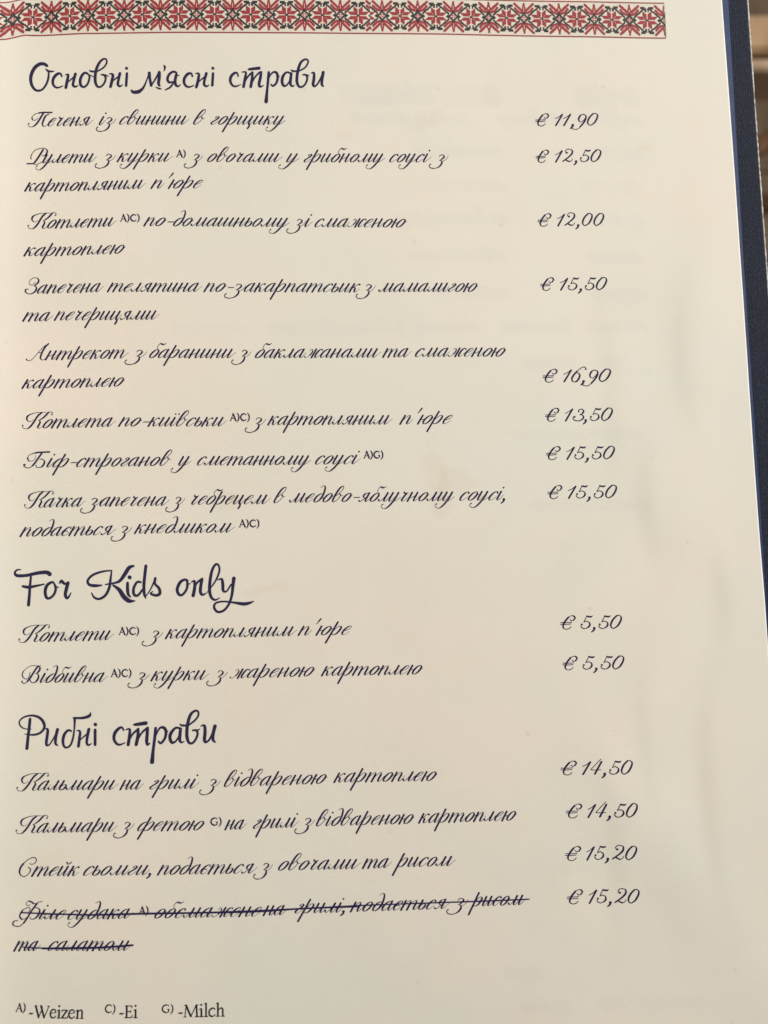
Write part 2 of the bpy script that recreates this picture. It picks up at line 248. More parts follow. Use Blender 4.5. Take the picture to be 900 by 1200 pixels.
HEADS=[
 ("Основні м'ясні страви",'-94.95,130.39,0.75 -95.7,130.88,0.82 -97,130.8,0.9 -98.46,129.46,0.9 -99.35,127.04,0.82 -99.22,124.87,0.75 -98.41,123.35,0.67 -97.31,122.89,0.6 -96.02,123.44,0.52 -94.92,125.25,0.56 -94.45,127.24,0.52 -94.57,128.81,0.37 -95.13,129.28,0.22 | -95.21,129.39,0.3 -94.38,128.74,0.6 -92.96,128.76,0.26 | -90.69,127.29,0.45 -91.19,128.15,0.52 -92.13,127.87,0.75 -93.06,126.67,0.75 -93.24,125.28,0.67 -92.67,124.18,0.56 -91.73,123.92,0.45 -90.41,124.44,0.26 | -89.79,127.69,0.15 -88.92,127.77,0.6 -89.18,125.91,0.75 -89.54,123.94,0.75 | -89.17,125.32,0.22 -88.16,126.31,0.37 -87.14,127.23,0.45 | -86.84,128.02,0.75 -87.29,126.12,0.67 -87.51,124.74,0.67 -86.83,124.22,0.52 -86.07,124.62,0.22 | -83.05,127.71,0.37 -83.62,128.3,0.52 -84.57,128.11,0.67 -85.4,126.52,0.75 -85.32,124.74,0.67 -84.37,124.15,0.52 -83.42,124.94,0.52 -82.86,126.52,0.52 -82.86,127.71,0.45 | -83.05,127.79,0.3 -81.72,127.24,0.19 | -82.87,129.1,0.22 -82.3,128.82,0.52 -80.78,128.7,0.45 | -80.78,128.7,0.37 -78.88,129.89,0.45 -77.94,131.28,0.45 -78.05,132.39,0.45 -78.89,132.47,0.52 -79.95,131.48,0.67 -80.78,129.69,0.75 -81.16,127.71,0.75 -81.15,125.73,0.75 -80.58,124.35,0.6 -79.63,124.23,0.52 -78.68,125.14,0.52 -78.19,126.72,0.52 -78.69,127.71,0.52 -79.45,127.79,0.37 | -78.31,127.71,0.45 -77.36,127.31,0.19 | -77.17,128.1,0.22 -76.14,127.79,0.67 -76.4,125.93,0.75 -76.78,124.22,0.75 | -76.52,125.53,0.22 -75.45,126.52,0.37 -74.43,127.31,0.45 | -74.12,128.18,0.75 -74.5,126.32,0.67 -74.69,124.93,0.67 -74.12,124.34,0.52 -73.36,124.73,0.22 | -72.11,128.17,0.67 -72.33,124.53,0.67 | -72.26,129.76,0.75 -72.18,129.68,0.75 | -70.83,123.14,0.45 -70.26,122.62,0.82 -68.74,122.74,0.97 -67.4,123.92,0.6 -66.45,126.09,0.37 -65.65,128.39,0.37 | -65.69,128.27,0.82 -65.5,126.49,0.67 -65.12,124.58,0.75 | -65.12,124.58,0.37 -64.16,126.08,0.45 -62.94,128.26,0.52 | -62.82,128.46,0.82 -62.83,126.87,0.82 -63.02,125.09,0.75 -62.64,124.41,0.45 | -63.78,124.02,0.22 -62.83,123.62,0.45 -62.14,123.5,0.15 | -61.6,130.64,0.15 -61.22,130.12,0.6 -61.29,129.25,0.37 -61.6,128.85,0.15 | -58.05,127.25,0.3 -57.86,128.24,0.52 -58.81,128.64,0.6 -59.96,127.85,0.67 -60.46,126.47,0.67 -59.96,125.47,0.6 -58.82,125.67,0.37 | -58.55,125.74,0.37 -59.59,124.08,0.52 -61.11,123.22,0.3 | -57.94,127.65,0.75 -58.25,126.06,0.75 -58.06,124.67,0.67 -57.29,124.27,0.45 -56.72,124.86,0.19 | -57.86,127.65,0.3 -57.1,127.49,0.22 | -53.27,127.23,0.45 -53.65,128.11,0.52 -54.61,127.95,0.75 -55.57,126.65,0.75 -55.65,125.26,0.67 -55,124.26,0.56 -54.05,124.06,0.45 -52.9,124.53,0.26 | -52.43,128.11,0.19 -51.44,127.94,0.6 -51.67,125.84,0.75 -52.14,124.05,0.75 | -51.75,125.24,0.22 -50.79,126.23,0.37 -49.57,127.22,0.45 | -49.26,128.1,0.75 -49.76,126.23,0.67 -49.92,124.84,0.67 -49.27,124.24,0.52 -48.5,124.63,0.22 | -47.34,128.09,0.67 -47.55,124.51,0.67 | -47.41,129.69,0.75 -47.34,129.61,0.75 | -40.07,127.2,0.37 -40.37,128.2,0.45 -41.13,128.2,0.67 -42.1,127.21,0.75 -42.37,125.81,0.67 -41.73,124.5,0.56 -40.77,124.21,0.45 -39.43,124.73,0.22 | -39.02,128.48,0.22 -37.87,128.4,0.52 -38.15,126.4,0.67 -38.55,124.09,0.75 | -38.39,124.81,0.3 -37.5,126.8,0.45 -36.26,128.2,0.52 | -35.96,128.4,0.6 -36.09,126.4,0.75 -36.48,124.09,0.75 | -36.25,125.01,0.3 -35.2,127,0.45 -33.96,128.4,0.52 | -33.46,128.49,0.67 -33.67,126.81,0.75 -34.06,125.01,0.75 -33.8,124.09,0.6 -32.8,124.49,0.22 | -37.22,129.28,0.3 -36.72,129.36,0.67 -34.03,129.68,0.82 | -31.24,128.41,0.67 -31.49,125.61,0.67 -31.78,122.81,0.67 -32.07,119.62,0.97 | -31.49,125.61,0.22 -30.78,127.61,0.37 -29.82,128.49,0.52 -28.94,128.22,0.67 -28.68,126.82,0.67 -29.08,125.21,0.6 -30.04,124.33,0.52 -30.61,124.81,0.37 | -28.87,127.42,0.45 -28.1,127.22,0.19 | -25.02,128.23,0.52 -26.17,128.43,0.52 -27.14,127.22,0.75 -27.42,125.62,0.75 -26.97,124.42,0.67 -26.01,124.62,0.45 -25.04,126.23,0.37 | -24.71,128.11,0.67 -24.96,126.23,0.75 -24.97,124.83,0.67 -24.36,124.23,0.45 -23.82,124.63,0.19 | -24.81,129.24,0.22 -24.24,128.84,0.52 -22.7,128.77,0.37 | -22.7,128.77,0.37 -20.77,129.87,0.45 -19.9,131.28,0.45 -19.9,132.17,0.45 -20.74,132.4,0.52 -21.91,131.47,0.67 -22.62,129.65,0.75 -23.02,127.64,0.75 -23.12,125.64,0.75 -22.56,124.23,0.6 -21.6,124.12,0.52 -20.63,125.05,0.52 -20.11,126.66,0.52 -20.48,127.66,0.52 -21.37,127.73,0.37 | -20.21,127.66,0.45 -19.56,127.46,0.19 | -18.94,128.27,0.22 -18.17,128.28,0.6 -18.19,126.47,0.75 -18.44,124.86,0.75 -17.94,124.26,0.52 -16.97,125.27,0.45 -15.78,127.69,0.45 | -15.47,128.5,0.82 -15.8,126.48,0.75 -15.9,124.87,0.67 -15.44,124.27,0.37'),
 ('For Kids only','-100.05,-14.41,0.26 -101.01,-14.52,0.43 -101.49,-15.34,0.51 -100.8,-16.06,0.77 -98.46,-16.02,0.77 -95.68,-15.45,0.85 -93.25,-15.28,0.94 -92.35,-15.8,1.02 | -97.35,-16.46,0.51 -97.55,-18.94,0.6 -97.67,-21.43,0.68 -97.87,-24.11,0.77 | -99.4,-18.99,0.6 -98.02,-19.26,0.77 -96.03,-18.97,0.6 -93.82,-18.51,0.34 | -91.18,-18.23,0.43 -91.79,-18.01,0.6 -93,-18.82,0.77 -93.51,-20.47,0.77 -93.16,-22.14,0.68 -92.27,-22.36,0.6 -91.14,-21.35,0.6 -90.67,-19.69,0.6 -91.18,-18.31,0.43 | -90.96,-19.27,0.43 -89.94,-19.42,0.26 | -89.63,-18.26,0.43 -89.14,-17.77,0.77 -88.32,-18.49,0.6 -87.3,-18.3,0.51 | -87.42,-18.3,0.85 -87.81,-19.96,0.85 -88.08,-21.61,0.77 -87.46,-22.46,0.6 -86.57,-21.02,0.26 | -75.59,-15.09,0.34 -78.07,-15.33,0.51 -80.74,-16.25,0.6 -82.09,-17.77,0.6 -81.55,-18.91,0.68 -79.9,-19.19,0.77 -78.25,-19.09,0.34 | -75.59,-15.17,0.34 -75.91,-17.67,0.6 -76.19,-19.75,0.68 -77.21,-21.82,0.68 -78.85,-22.83,0.6 -80.29,-22.39,0.51 -81,-21.12,0.26 | -69.59,-13.93,0.51 -70.84,-14.41,0.94 -72.07,-16.28,0.94 -73.31,-17.93,0.77 -74.75,-18.53,0.51 -77.22,-18.9,0.34 | -75.16,-19.15,0.43 -73.5,-20.43,0.94 -72.25,-22.33,1.11 -70.8,-23.52,1.02 -69.15,-23.55,0.21 | -71.24,-18.59,0.68 -71.23,-20.26,0.77 -71.02,-21.73,0.68 -70.4,-22.45,0.34 | -70.7,-17.01,0.94 -70.62,-17.1,0.94 | -67.61,-18.45,0.51 -68.65,-18.43,0.6 -69.55,-20.08,0.68 -69.47,-21.76,0.68 -68.43,-22.07,0.6 -67.19,-20.54,0.51 | -66.25,-13.99,0.77 -66.58,-17,0.77 -66.78,-19.51,0.77 -66.65,-21.81,0.68 -66.23,-22.94,0.26 | -66.48,-22.65,0.26 -64.91,-20.38,0.34 -63.67,-17.47,0.43 | -63.67,-17.47,0.68 -63.75,-18.93,0.6 -62.63,-20.21,0.68 -62.42,-21.68,0.77 -63.46,-22.16,0.68 -64.91,-21.63,0.51 -64.29,-21.02,0.21 | -54.71,-18.26,0.43 -55.55,-17.95,0.6 -56.8,-18.64,0.77 -57.64,-20.51,0.77 -57.22,-21.98,0.68 -56.26,-22.13,0.6 -55.14,-20.76,0.6 -54.8,-19.1,0.6 -55.13,-18.13,0.43 | -55.01,-19.22,0.43 -54.09,-19.11,0.26 | -53.76,-18.69,0.26 -52.92,-18.42,0.6 -52.84,-20.18,0.77 -53.26,-22.39,0.85 | -53.05,-20.59,0.34 -52.21,-18.93,0.51 -51.08,-18.03,0.6 | -50.83,-17.91,0.77 -51.17,-19.79,0.77 -51.26,-21.46,0.77 -50.68,-22.23,0.6 -49.51,-21.7,0.21 | -49.51,-21.7,0.21 -47.19,-18.6,0.43 -46.05,-15.89,0.51 -46.21,-14.21,0.51 -47.04,-13.9,0.6 -48.01,-15.44,0.68 -48.57,-18.16,0.77 -48.75,-21.09,0.77 -48.26,-22.98,0.68 -47.22,-23.71,0.51 -45.96,-23.15,0.21 | -46.48,-18.19,0.26 -45.39,-18,0.6 -45.1,-19.48,0.77 -44.99,-21.16,0.68 -44.07,-21.38,0.43 -42.8,-19.52,0.43 | -42.03,-17.85,0.94 -42.3,-19.95,0.77 -42.61,-22.46,0.68 -43.46,-24.96,0.6 -44.93,-26.69,0.6 -46.61,-26.99,0.6 -47.52,-25.72,0.6 -47.01,-24.56,0.51 -44.92,-24.18,0.43 -42.41,-24.47,0.51 -39.48,-24.95,0.85 -37.81,-24.73,0.68 -36.54,-24.25,0.21'),
 ('Рибні страви','-97.1,-54.96,0.69 -97.29,-57.32,0.69 -97.58,-59.94,0.69 -97.81,-62.73,0.76 | -96.75,-57.61,0.17 -98.5,-57.44,0.28 -99.61,-56.56,0.35 -99.78,-55.4,0.35 -98.69,-54.37,0.42 -96.63,-53.99,0.49 -94.69,-54.61,0.62 -93.54,-55.97,0.69 -93.36,-57.46,0.62 -94.48,-58.74,0.55 -96.25,-59.17,0.49 -98.48,-58.85,0.17 | -93.03,-57.64,0.21 -92.45,-57.89,0.62 -92.53,-59.47,0.69 -92.74,-61.11,0.69 -92.6,-62.1,0.55 -91.69,-61.64,0.35 -90.09,-58.88,0.42 | -89.84,-57.97,0.76 -90.24,-59.87,0.69 -90.33,-61.68,0.62 -89.73,-62.19,0.28 | -86.16,-58.51,0.42 -86.98,-58.25,0.55 -87.96,-59.28,0.69 -88.37,-60.92,0.69 -88.1,-62.41,0.55 -87.28,-62.86,0.49 -86.3,-62.13,0.49 -85.66,-60.17,0.49 -85.35,-57.7,0.42 -85.27,-55.22,0.62 | -85.53,-54.98,0.49 -83.23,-55.05,0.62 -81.42,-54.57,0.76 -81.1,-53.78,0.35 | -84.69,-58.38,0.21 -83.86,-58.67,0.55 -84.01,-60.72,0.69 -84.23,-62.62,0.69 | -84.01,-61.21,0.21 -83.03,-60.25,0.35 -81.82,-59.29,0.42 | -81.5,-58.14,0.76 -81.88,-60.12,0.69 -82.03,-61.77,0.62 -81.54,-62.37,0.49 -80.72,-61.97,0.21 | -79.82,-58.36,0.69 -79.79,-62.33,0.69 | -79.79,-56.87,0.83 -79.72,-56.94,0.83 | -72.16,-58.7,0.4 -72.62,-57.92,0.48 -73.5,-58.17,0.72 -74.53,-59.4,0.8 -74.75,-60.92,0.72 -74.06,-62.2,0.6 -73.1,-62.5,0.48 -71.77,-62.04,0.24 | -71.59,-58.53,0.24 -70.55,-58.48,0.56 -70.63,-60.47,0.72 -70.93,-62.56,0.8 | -70.7,-61.69,0.32 -69.86,-59.91,0.48 -68.45,-58.61,0.56 | -68.26,-58.43,0.64 -68.33,-60.34,0.8 -68.79,-62.62,0.8 | -68.56,-61.75,0.32 -67.37,-59.6,0.48 -66.15,-58.48,0.56 | -65.73,-58.23,0.72 -65.84,-60.03,0.8 -65.95,-61.75,0.8 -65.72,-62.71,0.64 -65.07,-62.35,0.24 | -69.49,-57.17,0.32 -68.91,-57.22,0.72 -66.23,-56.91,0.96 | -63.54,-58.36,0.72 -63.8,-61.04,0.72 -64.19,-64.09,0.72 -64.49,-67.41,1.04 | -63.8,-61.23,0.24 -62.96,-59.15,0.4 -62.19,-58.21,0.56 -61.23,-58.35,0.72 -60.73,-59.4,0.72 -61.04,-61.12,0.64 -62.11,-62.43,0.56 -62.77,-61.91,0.4 | -60.84,-59.59,0.48 -60.19,-59.22,0.2 | -56.99,-58.54,0.56 -58.15,-58.43,0.56 -59.3,-59.63,0.8 -59.69,-60.96,0.8 -59.19,-62.32,0.72 -58.15,-62.04,0.48 -57.19,-60.64,0.4 | -56.8,-58.73,0.72 -56.99,-60.46,0.8 -57,-61.8,0.72 -56.5,-62.39,0.48 -55.84,-62.1,0.2 | -56.99,-57.38,0.24 -56.41,-57.78,0.56 -54.67,-57.83,0.4 | -54.67,-57.83,0.4 -52.93,-56.52,0.48 -51.96,-55.2,0.48 -52.07,-54.12,0.48 -52.92,-53.94,0.56 -54.09,-54.95,0.72 -54.79,-57.05,0.8 -55.06,-58.97,0.8 -55.07,-60.89,0.8 -54.57,-62.44,0.64 -53.64,-62.66,0.56 -52.75,-61.72,0.56 -52.17,-60.2,0.56 -52.55,-59.23,0.56 -53.52,-59.2,0.4 | -52.24,-59.24,0.48 -51.58,-58.87,0.2 | -51.31,-58.1,0.24 -50.3,-58.01,0.64 -50.15,-59.87,0.8 -50.32,-61.78,0.8 -49.93,-62.49,0.56 -48.88,-61.63,0.48 -47.71,-59.16,0.48 | -47.43,-58.2,0.88 -47.91,-60.11,0.8 -47.99,-61.84,0.72 -47.34,-62.55,0.32'),
]
STRIKES=[[(-98.78, -105.79), (-93.28, -106.32), (-85.46, -106.86), (-79.84, -107.15), (-66.29, -107.35), (-50.34, -107.71), (-36.57, -107.72), (-22.72, -107.44), (-8.82, -107.11), (9.76, -106.86), (23.73, -106.73), (37.76, -106.54)],[(-98.23, -114.69), (-93.17, -115.26), (-84.25, -115.54), (-77.52, -115.64), (-69.41, -115.42)]]
BORDER=[(-110.0, 134.81), (-100.9, 139.17), (-84.07, 140.13), (-59.52, 140.45), (-34.86, 140.41), (-10.04, 140.49), (20.07, 140.8), (60.73, 140.51), (86.35, 139.95)]
STARX=[(-99.1, 145.17), (-46.78, 146.11), (-4.21, 146.27), (7.28, 146.52), (70.47, 146.24), (81.04, 146.06)]
PAGE_R=[(103.2, 171.97), (103.63, 151.76), (105.39, 73.37), (107.88, -25.88), (110.53, -151.23)]
LIN_R=[(106.01, 173.44), (106.46, 153.13), (107.2, 74.11), (109.02, -25.94), (111.68, -152.27)]
COV_R=[(112.47, 174.16), (112.79, 153.76), (113.41, 118.93), (114.52, 66.66), (119.29, -153.0)]
# ------------------------------------------------------------------ the script alphabet
# upright pen paths on a grid where the x-height is 10; slanted when laid out. "o:x,y,r" is a ball.
SL = .565
GL = {}
def glyph(ch, adv, spec):
    st = []
    for part in spec.split(' | '):
        part = part.strip()
        if part.startswith('o:'): x, y, r = map(float, part[2:].split(',')); st.append(('o', x, y, r))
        elif part.startswith('w'):                       # fixed width stroke  w1.8: x,y ...
            wv, body = part[1:].split(':'); st.append(('w', float(wv), [tuple(map(float, q.split(','))) for q in body.split()]))
        else: st.append(('p', 0, [tuple(map(float, q.split(','))) for q in part.split()]))
    GL[ch] = (adv, st)
def traced(ch, adv, sc, x0, y0, spec, sl=None):
    """same, but given in measured slanted units"""
    sl = SL if sl is None else sl
    st = []
    def cv(x, y): X = (x-x0)/sc; Y = (y0-y)/sc; return (X-sl*Y, Y)
    for part in spec.split(' | '):
        part = part.strip()
        if part.startswith('o:'): x, y, r = map(float, part[2:].split(',')); X, Y = cv(x, y); st.append(('o', X, Y, r/sc))
        elif part.startswith('w'): wv, body = part[1:].split(':'); st.append(('w', float(wv), [cv(*map(float, q.split(','))) for q in body.split()]))
        else: st.append(('p', 0, [cv(*map(float, q.split(','))) for q in part.split()]))
    GL[ch] = (adv, st)
X = '6.3,10 6.3,6 6.3,2.2 6.9,.4 8.1,0 9.6,1.1 11.2,3.6'     # last stem with its lead-out
def stem(x, out=True): return ' '.join('%g,%g' % (x+a, b) for a, b in ((0, 10), (0, 6), (0, 2.2), (.6, .4), (1.7, 0), (2.9, 1), (3.9, 3.2), (4.7, 6)))
def u(x): return ' '.join('%g,%g' % (x+a, b) for a, b in ((0, 10), (0, 6), (0, 2.2), (.6, .4), (1.8, 0), (3.2, 1.2), (4.8, 5), (6.1, 9.2)))
def leg(x, b=0): return '%g,10 %g,%g' % (x, x, b)
def arch(x): return ' '.join('%g,%g' % (x+a, b) for a, b in ((0, 1), (.7, 4.4), (2.7, 8.6), (4.6, 10), (5.9, 9.4), (6.3, 7.6)))
def bowl(x=0): return ' '.join('%g,%g' % (x+a, b) for a, b in ((6.6, 8.4), (5.4, 9.8), (3.7, 9.8), (1.4, 7.9), (0, 4.3), (.5, 1), (2, 0), (4, 1.2), (5.8, 4.4), (6.6, 8)))
def oval(x=0): return ' '.join('%g,%g' % (x+a, b) for a, b in ((4.4, 10), (1.8, 8.6), (0, 4.5), (.5, 1), (2.4, 0))), ' '.join('%g,%g' % (x+a, b) for a, b in ((4.2, 10), (6, 9.2), (6.9, 6.2), (5.6, 2.2), (3.8, .4), (2.2, 0)))
O1, O2 = oval()
glyph('и', 12.4, u(0)+' | '+stem(6.3))
glyph('й', 12.4, u(0)+' | '+stem(6.3)+' | w1.1:2.6,14.6 3.6,13 5.6,12.8 7.4,14.8 | o:2.6,14.4,1')
glyph('ш', 18.6, u(0)+' | '+u(6.3)+' | '+stem(12.6))
glyph('щ', 18.8, u(0)+' | '+u(6.3)+' | '+stem(12.6)+' | 14.6,.4 15.4,-1.6 15.6,-3.6 15.2,-5')
glyph('ц', 12.6, u(0)+' | '+stem(6.3)+' | 8.3,.4 9.1,-1.6 9.3,-3.6 8.9,-5')
glyph('н', 12.4, leg(0)+' | w.62:0,3.4 2.2,4.2 4.2,5.4 6.3,7 | '+stem(6.3))
glyph('п', 12.4, leg(0)+' | '+arch(0)+' | 6.3,8 6.3,5 6.3,2.2 6.9,.4 8,0 9.2,1 10.2,3.2 11,6')
glyph('т', 18.4, leg(0)+' | '+arch(0)+' | 6.3,8.2 6.3,0 | '+arch(6.3)+' | 12.6,8 12.6,5 12.6,2.2 13.2,.4 14.3,0 15.5,1 16.5,3.2 17.3,6')
glyph('к', 11.2, leg(0)+' | w.7:.1,4.4 2.2,6.6 4.2,9 5.6,10 6.6,9.7 | o:6.5,9.2,1.15 | .8,5 2.8,5.5 4,4.4 4.4,2.4 5,.5 6.3,0 7.8,1.2 9.4,4')
glyph('а', 12, bowl(-.5)+' | '+stem(6.2))
glyph('о', 10.6, O1+' | '+O2+' | w.6:6.7,7.4 7.6,6.6 8.8,7')
glyph('ю', 15, leg(0)+' | w.7:0,4.6 2,5.2 4.4,5.4 | '+' | '.join(oval(4.6))+' | w.6:11.3,7.4 12.2,6.6 13.4,7')
glyph('е', 9.4, '.4,4.4 3,5.2 5.4,7 6.1,9 4.8,10 2.4,9 .3,5.6 0,3 .6,.7 2.3,0 4.6,1 7,4')
glyph('є', 9, '6.2,8.4 5.6,9.8 3.8,9.9 1.5,8.2 0,4.4 .5,.9 2.2,0 4.6,.9 6.8,3.6 | w.9:.3,4.8 2.4,5.2 4.6,5 | o:5.9,8.5,.9')
glyph('с', 9.3, '6.4,8.6 5.8,9.8 3.8,9.9 1.5,8.2 0,4.3 .5,.9 2.2,0 4.6,1 7,4 | o:6,8.6,1.05')
glyph('ч', 9.8, 'o:.1,11,.75 | w.8:.1,11 .2,9.9 .7,9.5 | w1.5:.7,9.5 2,9.4 3.4,9 | w.8:3.4,9 4.4,9.5 5,10.3 | 3.9,9 3,6 2.3,2.6 2.8,.6 4.2,0 5.8,1.1 7.6,4')
glyph('г', 8.8, '1.6,8.2 2,9.6 3.6,9.9 4.9,9 4.2,6.6 1.6,4 .2,2.2 .8,.5 2.4,0 4.6,1.1 6.8,4 | o:1.7,8.4,.9')
glyph('л', 11.2, 'o:-.9,1.8,1.15 | w.65:-.9,1.2 .3,.1 2,.7 3.8,4.6 5.2,9.4 | '+stem(5.2))
glyph('м', 17.4, 'o:-.9,1.8,1.15 | w.65:-.9,1.2 .3,.1 2,.7 3.8,4.6 5.2,9.4 | '+u(5.2)+' | '+stem(11.5))
glyph('я', 12.4, stem(6.8)+' | 6.8,9.7 4.8,10 2.6,9 1.9,7.1 2.8,5.1 4.8,4.4 6.8,4.6 | w.75:5.2,4.5 3.6,2 1.8,.2 0,.2 | o:0,.9,1.05')
glyph('р', 11.6, 'w2.05:0,14.6 0,8 0,-9 | w.65:0,1.6 1,5.4 3,9 4.8,10 | 4.6,10 6.6,9.4 7.2,7 6.6,3.4 5,.8 3,0 | w.65:3.2,0 1.6,.4 .9,2')
glyph('ф', 17, 'w2.05:6.2,14.6 6.2,8 6.2,-9 | 6.2,7.6 4.8,9.6 3.4,9.6 1.2,7.6 0,4.2 .5,1 2,0 4.2,1.4 6,4 | w.65:6.2,1.6 7.2,5.4 9.2,9 11,10 | 10.8,10 12.8,9.4 13.4,7 12.8,3.4 11.2,.8 9.2,0 | w.65:9.4,0 7.8,.4 7.1,2')
glyph('у', 12.4, u(0)+' | 6.3,10 6.2,3 5.3,-1.2 4.1,-5 1.5,-8.4 -2.4,-8 -5,-6 -5.3,-4.2 -4.4,-3.2 | w.48:5.6,-.8 8.6,1 12,4.8 | o:-4.6,-3.7,.85')
traced('з', 12.7, 11.4, 355, 205, 'w.9:400,122 412,106 435,99 | 432,99 462,110 464,132 435,160 395,180 | 398,180 426,186 432,205 420,240 375,280 312,298 | w1:312,298 265,287 250,264 256,242 | w.5:430,200 470,182 505,150 525,120 | o:268,236,9')
glyph('ь', 8.6, '0,10 0,5 0,2.2 .5,.6 2,0 | w.65:2,0 4,.6 5.4,2.4 | 1.2,4.6 3,6 4.6,5.8 5.6,4.4 5.2,1.8 3.6,.2 2,0')
glyph('ж', 18.6, 'w.5:-.2,1 1,0 3,.6 4.8,3 | w1.5:5.4,8 5.7,5.6 4.8,3 | w.6:1.8,8.2 3,9.8 4.6,9.6 5.4,8 | o:-.2,1.2,.8 | 8.4,10 8.4,0 | 16.6,8.8 15.8,9.8 14.2,9.9 12.4,8.2 11.5,4.3 11.9,.9 13.2,0 15,1 17.4,4.4 | o:16.2,8.8,.8')
glyph('і', 6.2, stem(0)+' | o:.3,14.6,1.05')
glyph('ї', 6.4, stem(0)+' | o:-1.7,14.3,.95 | o:2.1,14.3,.95')
glyph('д', 10.6, '6,8.8 4.6,9.8 3.2,9.4 1.2,7.6 0,4.3 .5,.9 2.2,0 | w.65:2.2,0 4.2,1 5.8,3.2 | -.6,17.2 1.4,19 3.2,18.6 4.8,16.4 6.4,11.6 6.9,6.6 6,2.6 3.8,.3 2.2,0 | w.6:6.6,3.4 7.8,4.4 9,5')
glyph('б', 10.6, O1+' | '+O2+' | w.6:4.2,10 3.4,11.6 2.2,13.4 2.6,15.6 | w.8:2.6,15.6 3,16.8 4.2,17.2 | w1.7:4.2,17.1 6,16.3 7.8,16.1 | w.7:7.8,16.1 9,16.5 9.9,17.4')
glyph('в', 11.3, 'w.7:1.2,7 4,11.4 5.2,15 4.4,17.8 | 4.6,17.8 2.8,18.4 .8,16 0,11 0,4.4 .6,1 2.2,0 | w.7:2.2,0 4.6,1.4 6.2,4.6 6.2,7.8 5.2,9.4 | o:5,8.9,.9 | w.55:5.4,8.2 7,7 9,7.4')
glyph("'", 6.8, 'w1.7:1.2,18.6 .7,16 | w1:.7,16 0,13')
glyph('-', 9.5, 'w.95:1.4,4.6 3.2,5.2 5.4,4.8 7.6,5.2')
glyph(',', 6, 'o:2.4,.7,1.2 | 3,.8 3.4,-.8 3.2,-2.4 2.6,-3.6')
traced('К', 23.5, 16, 80, 402, '520,108 440,105 350,110 270,130 200,165 175,215 190,262 225,278 262,268 285,240 | w1.9:440,112 390,155 | w2.1:390,150 340,220 300,290 250,360 | 250,358 200,405 150,412 110,395 95,365 | o:105,352,15 | 635,150 640,115 600,100 562,112 | 562,112 520,160 480,200 430,235 395,250 | o:627,150,15 | 385,255 408,268 412,300 385,355 370,388 392,406 425,395 470,350')
traced('П', 24.6, 15.2, 75, 345, 'w1.7:290,98 350,88 420,86 538,88 | w.7:300,96 240,110 180,150 155,195 | 157,190 170,228 205,238 245,220 275,185 | 375,100 330,170 290,235 250,290 200,340 150,362 110,358 85,335 85,310 | o:97,303,14 | 485,118 420,150 380,220 352,300 362,338 385,350 420,335 470,295')
traced('Р', 19.3, 15, 95, 318, 'w1.1:180,250 170,218 185,165 | w.75:185,165 240,95 320,55 400,45 440,55 | 440,52 475,85 465,140 430,182 385,188 370,160 | 400,75 350,150 300,230 240,310 210,330 | w1.5:100,338 150,335 190,335 | w.7:190,335 260,345 330,325 390,290')
traced('З', 14.4, 15.5, 75, 337, 'w.7:265,125 240,150 215,180 175,178 | 175,178 150,145 165,95 | w.7:165,95 220,50 285,45 315,60 | 310,55 330,90 315,135 270,175 240,195 | 240,195 278,212 285,255 250,310 190,345 | w.9:190,345 130,345 92,320 | w1.6:92,320 80,290 90,265 | w.9:90,265 115,255 135,262')
traced('А', 22.6, 15, 80, 350, 'o:94,343,13 | w.7:90,352 125,368 180,350 230,295 300,210 380,120 465,65 | w1.7:468,65 420,110 | w2:420,110 370,190 340,265 | 340,265 328,320 350,352 392,350 440,310 | w.6:290,225 345,222')
traced('Б', 25.6, 15.5, 80, 345, 'w1.8:280,84 340,75 420,72 525,69 | w1:230,98 280,84 | w.7:230,98 175,130 155,175 | 155,175 168,220 205,235 250,220 285,180 290,130 | w2:390,95 340,170 290,250 240,315 | w.9:240,315 190,352 140,355 95,330 | o:102,302,21 | w.9:365,198 400,198 | 395,198 440,235 430,290 390,340 340,352 | w.9:340,352 305,340 292,305')
traced('В', 21.4, 16, 80, 385, 'w.65:440,75 400,90 330,78 260,78 180,115 115,175 | w1.2:115,175 93,235 115,290 | w.8:115,290 165,318 205,300 230,250 235,200 | w2:385,88 340,140 290,220 240,300 195,355 | w.9:195,355 140,395 95,380 | o:95,358,15 | 380,85 415,108 415,150 385,195 340,222 | 340,215 390,240 392,300 350,365 300,388 | w.9:300,388 260,375 242,335')
traced('С', 14.4, 16, 120, 400, 'w.8:300,180 340,195 385,180 | w1:385,180 415,135 400,85 345,75 | w.9:345,75 270,110 190,180 | 190,180 145,245 130,320 155,380 210,408 | w.9:210,408 265,380 310,330 | w1.1:310,330 320,280 282,245')
traced('Ф', 27.6, 16.5, 80, 485, 'w.7:365,230 330,245 300,225 305,185 345,160 | w1.6:345,162 390,182 425,208 | w.8:425,208 470,210 520,180 575,172 | w1.9:485,205 440,275 390,350 340,450 280,550 | w1:280,550 220,605 150,612 100,585 | w1.4:100,585 92,545 120,515 | w.7:120,515 150,505 175,518 | w.8:355,350 370,305 345,280 305,288 245,325 | w1.6:245,325 205,395 205,450 240,488 | w.7:240,488 290,480 340,445 | w.7:440,285 490,278 | 480,278 535,310 535,380 485,460 425,490 | w.8:425,490 388,478 380,450')
